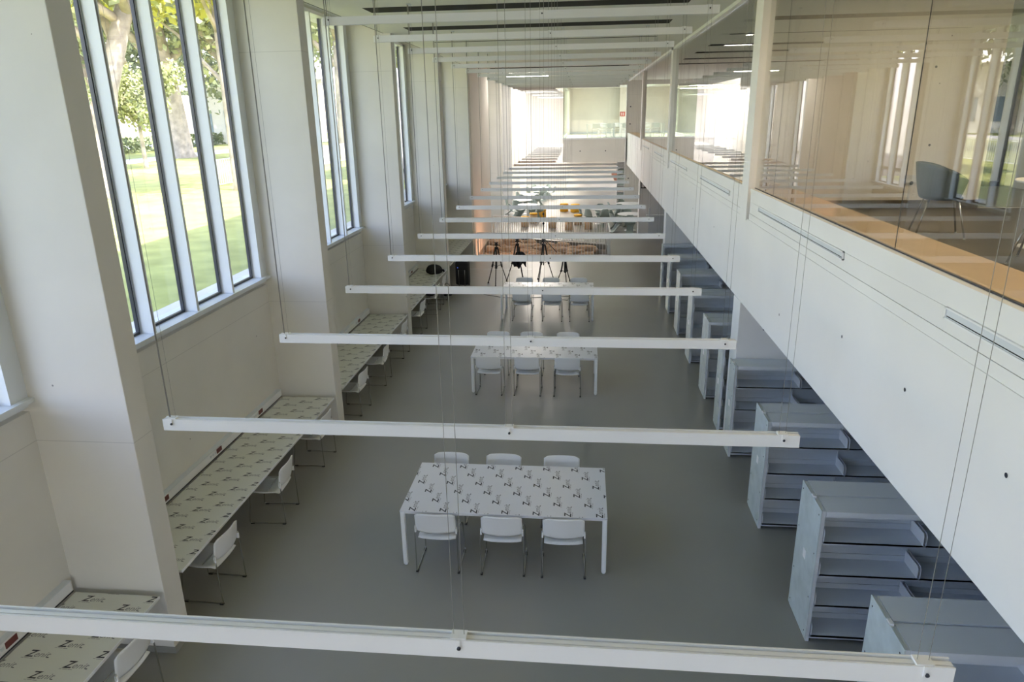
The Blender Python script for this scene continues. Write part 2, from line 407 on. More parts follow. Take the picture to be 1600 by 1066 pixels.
# ------------------------------------------------------------------ suspended beams
XL, XE = -2.766, 1.336
def beam_proto(L, name, wires):
    root = empty(name,(0,0,0))
    pr = [(-.028,-.08),(.028,-.08),(.028,0),(.020,0),(.020,-.012),(.010,-.012),(.010,-.004),(-.010,-.004),(-.010,-.012),(-.020,-.012),(-.020,0),(-.028,0)]
    MB().extr([(y,z) for y,z in pr],0,L,'x').build('rail','white',root)
    hx = [.06, L*.565, L-.10] if L > 2 else [.06, L-.1]
    for j,x in enumerate(hx):
        h = MB().box(x-.03,x+.03,-.024,.024,-.006,.006); h.tube([(x,-.028,-.03),(x,-.037,-.03)],.007,6); h.box(x-.008,x+.008,-.034,-.028,-.04,.004)
        hg = h.build('hanger',['white'],root)
        MB().tube([(x+.004,-.034,-.03),(x+.004,-.040,-.03)],.008,8).build('bolt','gasket',hg)
        ww = MB()
        if j == 0:
            ww.tube([(x-.02,0,0),(x-.02,0,wires)],.0055,6)
            ww.build('power_cable','wire',root)
            ww = MB(); ww.tube([(x+.02,0,0),(x+.02,0,wires)],.0011,4)
        else:
            ww.tube([(x-.02,0,0),(x-.02,0,wires)],.0012,4); ww.tube([(x+.02,0,0),(x+.02,0,wires)],.0012,4)
        ww.build('wire','wire',root)
    an = MB()
    for x in hx: an.box(x-.03,x+.03,-.02,.02,wires-.012,wires)
    an.build('ceiling_anchor','greyshelf',root)
    return root
low = None; lows = None; hi = None; his = None
ZL, ZU = 3.218, 6.12
for n in range(0,25):
    y = 2.176+1.889*n
    short = n >= 15
    for row in ('low','high'):
        if row == 'high' and n < 2: continue
        z = ZL if row=='low' else ZU
        # the upper row hangs just behind the wires of the lower row
        yy = y if row=='low' else y+.06
        key = (row,short)
        if key not in KC:
            KC[key] = beam_proto(1.6 if short else XE-XL, 'suspended_beam', ZC-z); o = KC[key]
        else: o = copy_tree(KC[key])
        o.location = (XL, yy, z)
        cnt = n if row=='low' else n-2
        o['label'] = 'white metal beam hung on wires across the hall, %s %s from the camera' % (ordn[cnt], 'in the low row' if row=='low' else 'in the row near the ceiling')
        o['category'] = 'hanging beam'; o['group'] = 'hanging beams of the %s row' % row

# ------------------------------------------------------------------ print on the protective film
def text_mesh(body, size, shear, off=0.0):
    cu = bpy.data.curves.new('t','FONT'); cu.body = body; cu.size = size; cu.shear = shear; cu.offset = off; cu.resolution_u = 2
    o = bpy.data.objects.new('t',cu); col.objects.link(o)
    dg = bpy.context.evaluated_depsgraph_get(); me = bpy.data.meshes.new_from_object(o.evaluated_get(dg))
    vs = [v.co.copy() for v in me.vertices]; fs = [tuple(p.vertices) for p in me.polygons]
    bpy.data.objects.remove(o); bpy.data.meshes.remove(me); bpy.data.curves.remove(cu)
    return vs, fs
LOGO = []
vz, fz = text_mesh('Z', .112, .22, .0022); LOGO.append((vz,fz,0))
ve, fe = text_mesh('enit', .092, .25, .0004); ve = [v+Vector((.073,0,0)) for v in ve]; LOGO.append((ve,fe,1))
bars = []
for a,b_,z_ in [(-.02,.005,-.016),(.012,.055,-.018),(.062,.10,-.02),(.205,.225,-.004)]:
    k = .005 if a < .14 else .008
    bars.append(([Vector((a,z_,0)),Vector((b_,z_,0)),Vector((b_+.002,z_+k,0)),Vector((a+.002,z_+k,0))],[(0,1,2,3)], 0 if a>.14 else 1))
LOGO += bars
def film_print(parent, x0,x1,y0,y1,z, org, rot, name='printed_film', poly=None):
    """rot: 0 reads along +x, 90 along +y, -90 along -y; coordinates in the parent's space"""
    ca, sa = math.cos(math.radians(rot)), math.sin(math.radians(rot))
    def tr(u,v): return (ca*u-sa*v, sa*u+ca*v)
    bm = bmesh.new()
    A = tr(.212,.132); B = tr(0,.362)
    for i in range(-40,41):
        for j in range(-40,41):
            ox, oy = org[0]+A[0]*i+B[0]*j, org[1]+A[1]*i+B[1]*j
            if not (x0-.25 < ox < x1+.25 and y0-.25 < oy < y1+.25): continue
            for vs,fs,mi in LOGO:
                bv = [bm.verts.new((ox+tr(v.x,v.y)[0], oy+tr(v.x,v.y)[1], z)) for v in vs]
                for f in fs:
                    try: q = bm.faces.new([bv[k] for k in f]); q.material_index = mi
                    except ValueError: pass
    e = .004
    pl = [((x0+e,0,0),(-1,0,0)),((x1-e,0,0),(1,0,0)),((0,y0+e,0),(0,-1,0)),((0,y1-e,0),(0,1,0))]
    if poly: pl += poly
    for co,no in pl:
        bmesh.ops.bisect_plane(bm, geom=bm.verts[:]+bm.edges[:]+bm.faces[:], plane_co=co, plane_no=no, clear_outer=True)
    me = bpy.data.meshes.new(name); bm.to_mesh(me); bm.free(); me.materials.append(MT['ink']); me.materials.append(MT['inkgrey'])
    o = bpy.data.objects.new(name, me); col.objects.link(o); o.parent = parent; return o

# ------------------------------------------------------------------ chairs with sled frames
def sled_chair(name, label, group):
    r = empty(name,(0,0,0),0,label,'chair',group)
    # seat shell (chair faces +y)
    def S(u,v):
        x = (u-.5)*(.44-.05*max(0,v-.7)/.3); y = -.20+v*.42
        z = .440 - .016*math.sin(PI*v) + .02*(abs(u-.5)*2)**3 - (.03*((v-.82)/.18)**2 if v>.82 else 0) + (-.018*((.12-v)/.12) if v<.12 else 0)
        return (x,y,z)
    MB().grid(S,9,9).build('seat','plastic',r,solid=.012)
    def B(u,v):
        a = (u-.5)*2
        wdt = .235 - .0*v
        e = max(0,(v-.85)/.15); e2 = max(0,(.12-v)/.12)
        x = a*(wdt - .022*e**3 - .02*e2*e2)
        y = -.245 - .035*v + .032*a*a
        z = .530 + v*.265 - .018*e*a**10 + .012*a*a*(1-v)
        return (x,y,z)
    MB().grid(B,21,13).build('backrest','plastic',r,solid=.012)
    for s in (-1,1):
        x = s*.247
        pts = [(s*.240,-.232,.62),(x,-.238,.50),(x,-.25,.03),(x,-.245,.012),(x,-.22,.010),(x,.20,.010),(x,.225,.014),(x,.232,.035),(s*.235,.20,.40),(s*.225,.17,.435),(s*.21,.10,.438),(s*.21,-.10,.438)]
        MB().tube(pts,.0075,7).build('sled_leg','chrome',r)
        MB().box(x-.013,x+.013,-.252,-.21,0,.014).build('glide','rubber',r); MB().box(x-.013,x+.013,.17,.22,0,.014).build('glide','rubber',r)
        c_ = MB().box(s*.238-.009,s*.238+.009,-.246,-.215,.535,.60); c_.build('clip','plastic',r,bevel=.004)
    cb = MB().tube([(-.22,-.02,.436),(.22,-.02,.436)],.007,6); cb.build('crossbar','chrome',r)
    return r
front_pos = [('near',6.885+.25,[-1.635,-.872,-.173]),('middle',12.36+.25,[-1.735,-1.003,-.248]),('third',17.42+.25,[-1.535,-.745,-.054])]
back_pos = [8.365-.23,13.90-.23,18.99-.23]
back_x = [[-1.712,-1.008,-.23],[-1.72,-1.03,-.275],[-1.59,-.848,-.092]]
names = ['nearest','middle','farthest']
proto = None
wh = ['left','centre','right']
for t in range(3):
    for j in range(3):
        lab = 'white plastic chair, %s of the near side at the %s long table' % (['left end','middle','right end'][j], names[t])
        loc = (front_pos[t][2][j], front_pos[t][1], 0)
        if proto is None:
            proto = sled_chair('stacking_chair', lab, 'chairs around the long tables'); c_ = proto
        else: c_ = copy_tree(proto, label=lab)
        c_.location = loc; c_.rotation_euler = (0,0,random.uniform(-.03,.03) if t else [0,.01,.03][j])
        lab = 'white plastic chair, %s of the far side at the %s long table' % (['left end','middle','right end'][j], names[t])
        c_ = copy_tree(proto, (back_x[t][j], back_pos[t], 0), PI+random.uniform(-.03,.03), lab)
bayn = ['bottom left window bay','near window bay','second window bay','third window bay']
dch = {0:[4.72],1:[6.41,8.0,9.60],2:[11.52,12.98,14.62],3:[16.45,18.2,19.3]}
for bnum,ys in dch.items():
    for j,y in enumerate(ys):
        lab = 'white chair at the wall desk of the %s, %s' % (bayn[bnum], ['nearest','middle','farthest'][j] if len(ys)>1 else 'seen from above')
        copy_tree(proto,(-4.13+[.0,.02,-.01][j],y,0),PI/2+[-.05,.04,-.02][j],lab,'chairs along the wall desks')
for j,(px_,y) in enumerate([(-3.9,22.6)]):
    pass

# ------------------------------------------------------------------ long tables
def long_table(x,y,lab,org,rot):
    r = empty('long_table',(x,y,0),0,lab,'table','long white tables')
    W,D = 2.40,1.20
    box('tabletop','laminate',0,W,0,D,.722,.740,r,bevel=.002)
    a = MB()
    a.box(.03,W-.03,.03,.06,.69,.722); a.box(.03,W-.03,D-.06,D-.03,.69,.722); a.box(.03,.06,.06,D-.06,.69,.722); a.box(W-.06,W-.03,.06,D-.06,.69,.722)
    a.build('apron','white',r)
    for lx in (.0,W-.055):
        for ly in (.0,D-.055):
            MB().box(lx,lx+.055,ly,ly+.055,.012,.722).build('leg','white',r,bevel=.012)
            MB().tube([(lx+.0275,ly+.0275,0),(lx+.0275,ly+.0275,.013)],.02,10).build('foot','greyshelf',r)
    film_print(r,0,W,0,D,.7406,(org[0]-x,org[1]-y),rot)
    return r
long_table(-2.074,7.001,'long white table covered in printed film, nearest the camera',(-1.435,7.431),90)
long_table(-2.085,12.47,'long white table covered in printed film, second from the camera',(-1.81,13.13),-90)
long_table(-2.09,17.50,'long white table covered in printed film, farthest, in front of the tripods',(-1.81,18.20),-90)
# glass tumblers? faint objects on the third table
# ------------------------------------------------------------------ wall desks with cable trunking
def wall_desk(y0,y1,lab,org):
    r = empty('wall_desk',(0,0,0),0,lab,'desk','desks built into the window bays')
    box('desktop','laminate2',-4.88,-4.02,y0,y1,.715,.740,r,bevel=.002)
    box('front_edge','white',-4.02,-4.013,y0,y1,.713,.741,r)
    br = MB()
    for yy in (y0+.15,(y0+y1)/2,y1-.2): br.box(-4.9,-4.12,yy,yy+.04,.66,.715)
    br.build('bracket','white',r)
    film_print(r,-4.88,-4.02,y0,y1,.7406,org,0)
    t = empty('cable_trunking',(0,0,0),0,'grey capped cable trunk with sockets above the %s' % lab.split('printed film, ')[1],'cable trunk','cable trunks behind the desks')
    MB().box(-4.97,-4.905,y0,y1,.745,.865).build('trunk_body','white',t); MB().box(-4.97,-4.90,y0,y1,.865,.872).build('trunk_cap','greyshelf',t)
    MB().box(-4.905,-4.90,y0,y1,.745,.757).build('painted_gap_shade','gasket',t)  # dark strip painted in as the shade between trunk and desk
    for yy in (y0+1.15,y0+2.45,y0+3.75):
        MB().box(-4.905,-4.898,yy,yy+.13,.785,.845).build('socket','maroon',t)
        s_ = MB()
        for q in (.05,.11,.17): s_.box(-4.905,-4.899,yy-q,yy-q+.03,.80,.83)
        s_.build('socket_plate','greyshelf',t)
wall_desk(.75,5.33,'white wall desk in printed film, bottom left corner of the view',(-4.31,6.24-.232*8))
wall_desk(5.73,10.33,'white wall desk in printed film, under the near tall window',(-4.31,6.24))
wall_desk(10.74,15.36,'white wall desk in printed film, under the second window',(-4.31,6.24+.132*40))
wall_desk(15.78,20.40,'white wall desk in printed film, under the third window',(-4.31,6.24+.132*77))
r = empty('wall_desk',(0,0,0),0,'white wedge-shaped desk in printed film, running into the slanted wall','desk')
MB().prism([(-6.0,20.86),(-4.02,20.86),(-4.03,25.55),(-5.85,29.75),(-6.0,29.75)],.715,.740).build('desktop','laminate2',r)
film_print(r,-6.0,-4.02,20.86,29.7,.7406,(-4.31,25.1),0,poly=[((-4.03,25.5,0),(.9155,.4021,0))])

# ------------------------------------------------------------------ bookshelves under the mezzanine
def bookshelf(y, dep, nb, lab):
    r = empty('bookshelf',(2.28,y,0),0,lab,'bookshelf','steel bookshelves under the mezzanine')
    L = .93*nb
    ep = MB().box(0,.012,0,dep,.03,1.50).build('end_panel','frost',r,bevel=.002); ep['label']='frosted glass end panel'
    MB().box(.012,.045,.01,dep-.01,0,1.49).build('end_frame','greyshelf',r)
    MB().box(-.002,0,dep*.5-.035,dep*.5+.04,.78,.88).build('label_card','white',ep)
    sc_ = MB()
    for yy in (.05,dep-.05):
        for zz in (.1,.5,1.0,1.43): sc_.tube([(-.003,yy,zz),(.004,yy,zz)],.008,6)
    sc_.build('screw','gasket',ep)
    dbl = dep > .5
    if dbl:
        t = MB(); t.box(.05,L+.05,.0,dep/2-.012,1.478,1.492); t.box(.05,L+.05,dep/2+.012,dep,1.478,1.492); t.box(.05,L+.05,dep/2-.012,dep/2+.012,1.466,1.474)
    else: t = MB().box(.05,L+.05,0,dep,1.478,1.492)
    t.box(.05,L+.05,0,.012,1.435,1.478); t.build('top_cover','greyshelf',r)
    MB().box(.0,.03,dep/2-.05,dep/2+.01,1.49,1.515).build('latch','white',r)
    MB().box(.05,L+.05,(dep/2-.012) if dbl else dep-.02,(dep/2+.012) if dbl else dep-.004,.06,1.43).build('back_sheet','greyshelf',r)
    MB().box(.05,L+.05,0.02,dep-.02,.03,.06).build('plinth','greyshelf',r)
    yb_ = dep/2-.014 if dbl else dep-.022
    for b_ in range(nb):
        x0 = .05+.93*b_
        for z in (.08,.445,.80,1.165):
            s = MB().box(x0+.005,x0+.915,.0,yb_,z-.018,z); s.box(x0+.005,x0+.915,0,.006,z-.03,z+.0)
            s.box(x0+.005,x0+.915,yb_-.008,yb_,z,z+.06)
            sh = s.build('shelf','greyshelf',r)
            if b_ == 0 or True:
                for xx in (x0+.006,x0+.908): MB().extr([(.0,z),(.0,z+.10),(.02,z+.125),(yb_,z+.125),(yb_,z)],xx,xx+.004,'x').build('shelf_bracket','white',sh)
        MB().box(x0+.915,x0+.93,yb_-.02,yb_+.02 if not dbl else yb_+.03,.0,1.45).build('upright','greyshelf',r)
    if dbl:
        for b_ in range(nb):
            x0 = .05+.93*b_
            for z in (.08,.445,.80,1.165): MB().box(x0+.005,x0+.915,dep/2+.014,dep,z-.018,z).build('shelf','greyshelf',r)
    return r
SH = [(4.25,.6),(6.06,.6),(8.09,.6),(10.08,.36),(11.02,.36),(12.40,.6),(14.37,.6),(16.38,.6),(18.31,.6),(20.12,.36)]
for i,(y,d) in enumerate(SH):
    bookshelf(y,d,3,'grey steel bookshelf with frosted glass end, %s from the camera' % ordn[i])

# ------------------------------------------------------------------ bags, suitcase and tripods
def blob(name, m, loc, s, lab, cat, seed=0, rz=0, parent=None):
    random.seed(seed)
    b = MB(); n,mm = 16,10
    ph = [random.uniform(0,6) for _ in range(4)]
    def P(u,v):
        th = u*2*PI; f = -PI/2+v*PI
        k = 1+.06*math.sin(3*th+ph[0])+.05*math.sin(2*f*2+ph[1])
        x,y,z = math.cos(f)*math.cos(th)*k, math.cos(f)*math.sin(th)*k, math.sin(f)
        z = max(z,-.75)
        return (x*s[0], y*s[1], (z+.75)*s[2]/1.75)
    b.grid(P,n+1,mm)
    o = b.build(name,m,parent); o.location = loc; o.rotation_euler=(0,0,rz)
    if lab: tag(o,lab,cat)
    return o
hb = empty('helmet_bag',(-4.28,19.72,.741),0,'black rounded bag lying on the wall desk below the third window','bag')
blob('bag_body','black',(0,0,0),(.25,.18,.27),None,None,3,parent=hb); MB().tube([(.2,-.05,.12),(.3,-.08,.12),(.31,-.08,.07)],.03,8).build('strap_end','black',hb)
b2 = empty('backpack',(-4.1,18.25,.475),0,'black backpack lying on a white chair at the third wall desk','bag')
blob('bag_body','black',(0,0,0),(.17,.17,.20),None,None,5,parent=b2); MB().tube([(-.08,-.12,.15),(-.02,-.14,.21),(.06,-.12,.15)],.012,6).build('handle','black',b2)
b3 = empty('shoulder_bag',(-3.98,20.05,0),0,'small black bag on the floor beside the farthest desk chair','bag')
blob('bag_body','black',(0,0,0),(.17,.13,.3),None,None,8,parent=b3); MB().tube([(-.1,0,.22),(-.05,0,.36),(.05,0,.36),(.1,0,.22)],.01,6).build('strap','black',b3)
su = empty('rolling_suitcase',(-3.7,21.3,0),-.08,'tall black rolling case with steel handle tubes beside the slanted desk','suitcase')
MB().box(-.22,.2,-.15,.15,.05,.80).build('case_body','black',su,bevel=.06)
MB().extr([(-.17,.12),(-.2,.16),(-.2,.5),(-.17,.55)],-.12,.14,'x').build('front_pocket','black',su,bevel=.01)
for s in (-.09,.10): MB().tube([(s,-.2,.04),(s,-.2,.52),(s-.01,-.17,.56)],.010,8).build('handle_tube','chrome',su)
for s in (-.16,.16): MB().tube([(s-.02,.1,.05),(s+.02,.1,.05)],.05,12).build('wheel','rubber',su)
MB().box(-.14,-.12,-.156,-.15,.60,.62).build('status_light','led',su)
MB().tube([(-.1,0,.80),(-.09,0,.85),(.07,0,.85),(.08,0,.80)],.012,6).build('top_handle','black',su)

def tripod(x,y,h,spread,rz,lab,extra=None):
    r = empty('tripod',(x,y,0),rz,lab,'tripod')
    hub = h*.86
    for k in range(3):
        a = 2*PI*k/3+.3
        ex,ey = math.cos(a)*spread, math.sin(a)*spread
        L = MB(); L.tube([(math.cos(a)*.05,math.sin(a)*.05,hub),(ex*.45+.0,ey*.45,hub*.52)],.022,8); L.tube([(ex*.45,ey*.45,hub*.52),(ex*.98,ey*.98,.03)],.014,8)
        lg = L.build('leg','rubber',r)
        MB().tube([(ex*.43,ey*.43,hub*.55),(ex*.5,ey*.5,hub*.48)],.032,8).build('leg_lock','rubber',lg)
        MB().tube([(ex*.97,ey*.97,.05),(ex,ey,.0)],[.02,.03],8).build('rubber_foot','rubber',lg)
    sp_ = MB()
    for k in range(3):
        a = 2*PI*k/3+.3; sp_.tube([(0,0,hub*.5),(math.cos(a)*spread*.42,math.sin(a)*spread*.42,hub*.55)],.008,6)
    sp_.build('spreader','rubber',r)
    MB().tube([(0,0,hub*.45),(0,0,h*.93)],.017,8).build('centre_column','rubber',r)
    MB().lathe([(.03,hub-.03),(.06,hub-.02),(.06,hub+.04),(.03,hub+.05)],12).build('shoulder','rubber',r)
    hd = MB().box(-.05,.05,-.05,.05,h*.93,h*.96); hd.box(-.035,.035,-.03,.03,h*.96,h*.985); hd.box(-.06,.06,-.04,.04,h*.985,h); hd.build('head','rubber',r,bevel=.008)
    MB().tube([(.04,0,h*.95),(.14,-.1,h*.9)],.009,6).build('pan_handle','rubber',r)
    return r
TRI = [(-2.66,21.5,1.34,.36,.2,'black tripod standing behind the farthest table, leftmost of four'),
       (-2.05,22.0,1.36,.36,.9,'black tripod hung with a dark cloth, second from the left'),
       (-1.22,22.0,1.36,.34,-.2,'black tripod with a tall microphone mast, third from the left'),
       (-.55,21.9,.80,.24,.5,'short black tripod, rightmost of four behind the farthest table')]
tp = [tripod(*t) for t in TRI]
MB().tube([(0,0,1.4),(0,0,2.12)],.012,8).build('mast','rubber',tp[2])
MB().lathe([(.018,2.10),(.03,2.12),(.03,2.17),(.018,2.19)],10).build('microphone','rubber',tp[2])
m_ = MB()
for zz in (1.82,1.95): m_.lathe([(.02,zz),(.035,zz+.01),(.035,zz+.05),(.02,zz+.06)],8)
m_.build('mast_clamp','rubber',tp[2])
MB().tube([(.03,0,1.36),(.52,-.35,1.02)],.010,6).build('boom_arm','rubber',tp[2])
# cloth hanging on the second tripod
random.seed(4)
def CL(u,v):
    a = (u-.5)*2; wd = .20*(.55+.55*math.sin(min(1,v*1.15)*PI*.75))
    top = .98-.02*a*a; bot = .42+.14*abs(math.sin(a*2.6+.6))+.06*a
    return (a*wd+.02*math.sin(7*v), -.10-.05*math.sin(u*15)*(.3+v), top+(bot-top)*v)
cl = empty('dark_cloth',(-1.98,22.0,0),.1,'black cloth hanging from the second tripod from the left','cloth')
MB().grid(CL,21,13).build('cloth_drape','black',cl,solid=.02)
MB().tube([(0,-.1,.97),(0,0,1.12)],.012,6).build('hook_loop','black',cl)
cab = MB().tube([(-3.3,20.9,.006),(-2.9,20.2,.006),(-2.3,19.85,.006),(-1.7,19.75,.006),(-1.1,19.95,.006),(-.75,19.7,.006),(-.4,19.6,.006),(-.35,20.0,.006),(-.7,20.1,.006),(-.6,21.7,.006)],.006,5).build('floor_cable','rubber')
tag(cab,'thin black cable snaking over the floor between suitcase and tripods','cable')

# ------------------------------------------------------------------ pit: railing and ruin
def rail(a,b,lab,side):
    r = empty('pit_railing',(0,0,0),0,lab,'railing','railings around the ruin pit')
    a = Vector((*a,0)); b = Vector((*b,0)); d = (b-a); L = d.length; d.normalize(); n_ = Vector((-d.y,d.x,0))
    def bar(m_,p,q,w,z0,z1):
        p,q = a+d*p, a+d*q
        m_.prism([tuple((p+n_*w)[:2]),tuple((p-n_*w)[:2]),tuple((q-n_*w)[:2]),tuple((q+n_*w)[:2])][::-1],z0,z1)
    t = MB(); bar(t,0,L,.03,.87,.90); t.build('top_rail','white',r)
    t = MB(); bar(t,0,L,.02,.03,.06); t.build('bottom_rail','white',r)
    for p in (0,L-.05):
        t = MB(); bar(t,p,p+.05,.03,0,.87); t.build('post','white',r)
    t = MB(); k = int(L/.11)
    for i in range(1,k): bar(t,i*L/k-.007,i*L/k+.007,.012,.06,.87)
    t.build('baluster_panel','white',r)
rail((-3.95,26.15),(.98,26.15),'white barred railing along the near edge of the ruin pit',0)
rail((1.02,26.22),(1.02,28.50),'short white barred railing on the right side of the ruin pit',1)
rail((.98,28.62),(-3.95,30.88),'white barred railing along the slanting far edge of the ruin pit',2)
random.seed(11)
b = MB()
def rock(cx,cy,cz,sx,sy,sz):
    ph = [random.uniform(0,6.28) for _ in range(6)]
    def P(u,v):
        th = u*2*PI; f = -PI/2+v*PI
        x,y,z = math.cos(f)*math.cos(th), math.cos(f)*math.sin(th), math.sin(f)
        q = .55; x,y,z = [math.copysign(abs(t)**q,t) for t in (x,y,z)]
        k = 1+.10*math.sin(3*x+ph[0])*math.sin(3*y+ph[1])+.08*math.sin(5*z+ph[2]+3*x)
        return (cx+x*sx*k,cy+y*sy*k,cz+z*sz*k)
    b.grid(P,11,7)
for i in range(230):
    x = random.uniform(-3.9,.35); yfar = 30.85-(x+4.02)*(2.25/4.97)
    y = random.uniform(26.5,yfar-.2)
    t = (y-26.2)/(yfar-26.2)
    z = -.75+.62*t+random.uniform(-.12,.1)-.05*max(0,x+1)
    rock(x,y,z,random.uniform(.13,.36),random.uniform(.13,.30),random.uniform(.12,.22))
b.sm = [False]*len(b.f)
tag(b.build('stone_ruin','stone'),'brown rough stone ruin lying in the railed pit','ruin',kind='stuff')

# ------------------------------------------------------------------ stools, round tables, cantilever chairs
def slat_stool(loc,lab):
    r = empty('slatted_stool',loc,0,lab,'stool','slatted wooden stools by the pit')
    MB().lathe([(.155,.02),(.155,.42)],20).build('drum','slat',r)
    s = MB()
    for k in range(20):
        a = 2*PI*k/20; s.tube([(.175*math.cos(a),.175*math.sin(a),0),(.175*math.cos(a),.175*math.sin(a),.43)],.014,4)
    s.build('slats','slat',r); MB().lathe([(.185,.43),(.20,.44),(.20,.48),(.18,.495)],24).build('cushion','yellow',r); return r
st = [(-2.73,33.4,'leftmost, nearest the pit'),(-2.4,34.6,'second from the left, a little behind'),(-1.41,33.05,'in the middle of the front row'),(-.62,32.5,'right of the middle, closest to the pit'),(-.23,34.0,'behind the right pair'),(.27,32.65,'rightmost')]
s0 = None
for x,y,l_ in st:
    lab = 'slatted wooden stool with yellow cushion, '+l_
    if s0 is None: s0 = slat_stool((x,y,0),lab)
    else: copy_tree(s0,(x,y,0),0,lab)
def pouf(loc,s,lab):
    r = empty('yellow_pouf',loc,0,lab,'pouf','round yellow poufs')
    MB().lathe([(.21*s,0),(.23*s,.02),(.23*s,.30),(.22*s,.31)],24).build('pouf_body','yellow',r); MB().lathe([(.22*s,.32),(.235*s,.34),(.235*s,.40),(.2*s,.43)],24).build('cushion','yellow',r)
pouf((-1.02,38.9,0),1.0,'yellow round pouf, left of the pair in the middle of the far hall')
pouf((-.42,38.6,0),1.08,'yellow round pouf, right of the pair in the middle of the far hall')
pouf((-2.12,36.6,0),1.0,'yellow round pouf standing alone in front of the left round tables')

def panton():
    r = empty('cantilever_chair',(0,0,0),0,'x','chair','sage green cantilever chairs at the round tables')
    pr = [(-.27,.84),(-.25,.78),(-.21,.65),(-.18,.54),(-.14,.46),(-.06,.42),(.06,.425),(.16,.43),(.215,.41),(.225,.36),(.18,.26),(.10,.15),(-.02,.06),(-.16,.015),(-.25,.0)]
    wd = [.10,.17,.21,.235,.24,.24,.24,.235,.22,.19,.15,.14,.16,.20,.22]
    cv = [.06,.07,.07,.06,.04,.03,.02,.01,-.02,-.05,-.09,-.10,-.09,-.04,0]
    def S(a,i0,i1):
        def P(u,v):
            t = i0+v*(i1-i0); k = min(int(t),len(pr)-2); f = t-k
            y = pr[k][0]*(1-f)+pr[k+1][0]*f; z = pr[k][1]*(1-f)+pr[k+1][1]*f; w_ = wd[k]*(1-f)+wd[k+1]*f; c_ = cv[k]*(1-f)+cv[k+1]*f
            s = (u-.5)*2
            return (s*w_, y+c_*s*s*(1 if z>.5 or z<.4 else 0), z+(c_*s*s if .4<=z<=.5 else 0)*1.0)
        return P
    MB().grid(S(0,0,5),9,12).build('backrest','panton',r,solid=.014)
    MB().grid(S(0,5,8),9,7).build('seat','panton',r,solid=.014)
    MB().grid(S(0,8,14),9,14).build('pedestal','panton',r,solid=.014)
    return r
def round_table(loc,rad,lab):
    r = empty('round_table',loc,0,lab,'table','round white tables in the far hall')
    MB().lathe([(rad*.93,.715),(rad,.735),(rad,.745),(rad*.98,.748)],40).build('tabletop','white',r)
    MB().lathe([(.045,.02),(.035,.35),(.06,.71)],14).build('stem','white',r); MB().lathe([(.27,0),(.26,.012),(.06,.03)],28).build('base','white',r)
RT = [(-2.78,35.9,.52,'left cluster, nearest',[200,320,75,130]),(-3.2,37.9,.50,'left cluster, second',[175,250,60]),(-3.0,40.6,.50,'left cluster, third',[150,300,20,240]),(-2.65,44.6,.52,'left cluster, farthest',[120,215,285,345,60]),
      (.85,34.3,.62,'right cluster, leftmost',[170,232,280,325,90,20]),(2.15,32.3,.60,'right cluster, nearest the pier',[210,265,150,95]),(2.3,36.2,.62,'right cluster, farthest',[190,240,110,330])]
p0 = None
dirs = ['left-front','front','right-front','right','far right','far','far left','left']
def dname(a): return {0:'right',45:'far right',90:'far',135:'far left',180:'left',225:'near left',270:'near',315:'near right'}[int(((a+22.5)%360)//45*45)]
used = {}
for x,y,rad,l_,angs in RT:
    round_table((x,y,0),rad,'round white pedestal table of the '+l_)
    for k,a in enumerate(angs):
        ar = math.radians(a); d = rad+.22
        base = 'green moulded chair %s of the round table, %s' % (dname(a), l_)
        used[base] = used.get(base,0)+1
        if used[base] > 1: base = base.replace('moulded chair','second moulded chair')
        loc = (x+math.cos(ar)*d, y+math.sin(ar)*d, 0); rz = ar+PI/2
        if p0 is None: p0 = panton(); p0['label'] = base; p0.location = loc; p0.rotation_euler = (0,0,rz)
        else: copy_tree(p0,loc,rz,base)

# far bookcase and wall panel under the block
r = empty('book_case',(1.92,41.6,0),0,'narrow white bookcase with books standing under the far block','bookcase')
c_ = MB().box(0,.02,0,.35,0,2.4).box(.42,.44,0,.35,0,2.4).box(.02,.42,.33,.35,0,2.4).box(0,.44,0,.35,2.4,2.42); c_.build('carcass','white',r)
for k in range(7): MB().box(.02,.42,.01,.33,.05+.34*k,.07+.34*k).build('shelf','white',r)
random.seed(3)
for k in range(6):
    x = .03
    row = MB()
    while x < .39:
        t = random.uniform(.02,.05); row.box(x,x+t*.9,.05,.25,.072+.34*k,.072+.34*k+random.uniform(.2,.27)); x += t
    o = row.build('book_row', random.choice(['winblue','panton','pitwall']), None); o.location = (1.92,41.6,0)
    tag(o,'row of books on the %s shelf of the far white bookcase' % ordn[k],'books',kind='stuff')
o = MB().prism([(0,0),(.3,0),(.3,.04),(0,.04)],0,.01).build('flag_panel','salmon'); o['label'] = 'salmon pink flag panel'
o.data.clear_geometry()
pts = [(0,0)]+[(-.36*math.cos(t*PI/12),.42*math.sin(t*PI/12)-.0) for t in range(0,7)]
bmq = bmesh.new()
v1 = [bmq.verts.new((px_,0,pz)) for px_,pz in [(0,-.45),(-.12,-.42),(-.3,-.05),(-.33,.03),(-.1,.06),(-.06,.2),(0,.22)]]
fq = bmq.faces.new(v1); e_ = bmesh.ops.extrude_face_region(bmq,geom=[fq]); 
for v in [g for g in e_['geom'] if isinstance(g,bmesh.types.BMVert)]: v.co.y += .03
bmq.to_mesh(o.data); bmq.free(); o.location = (0,.1,1.75); o.parent = r

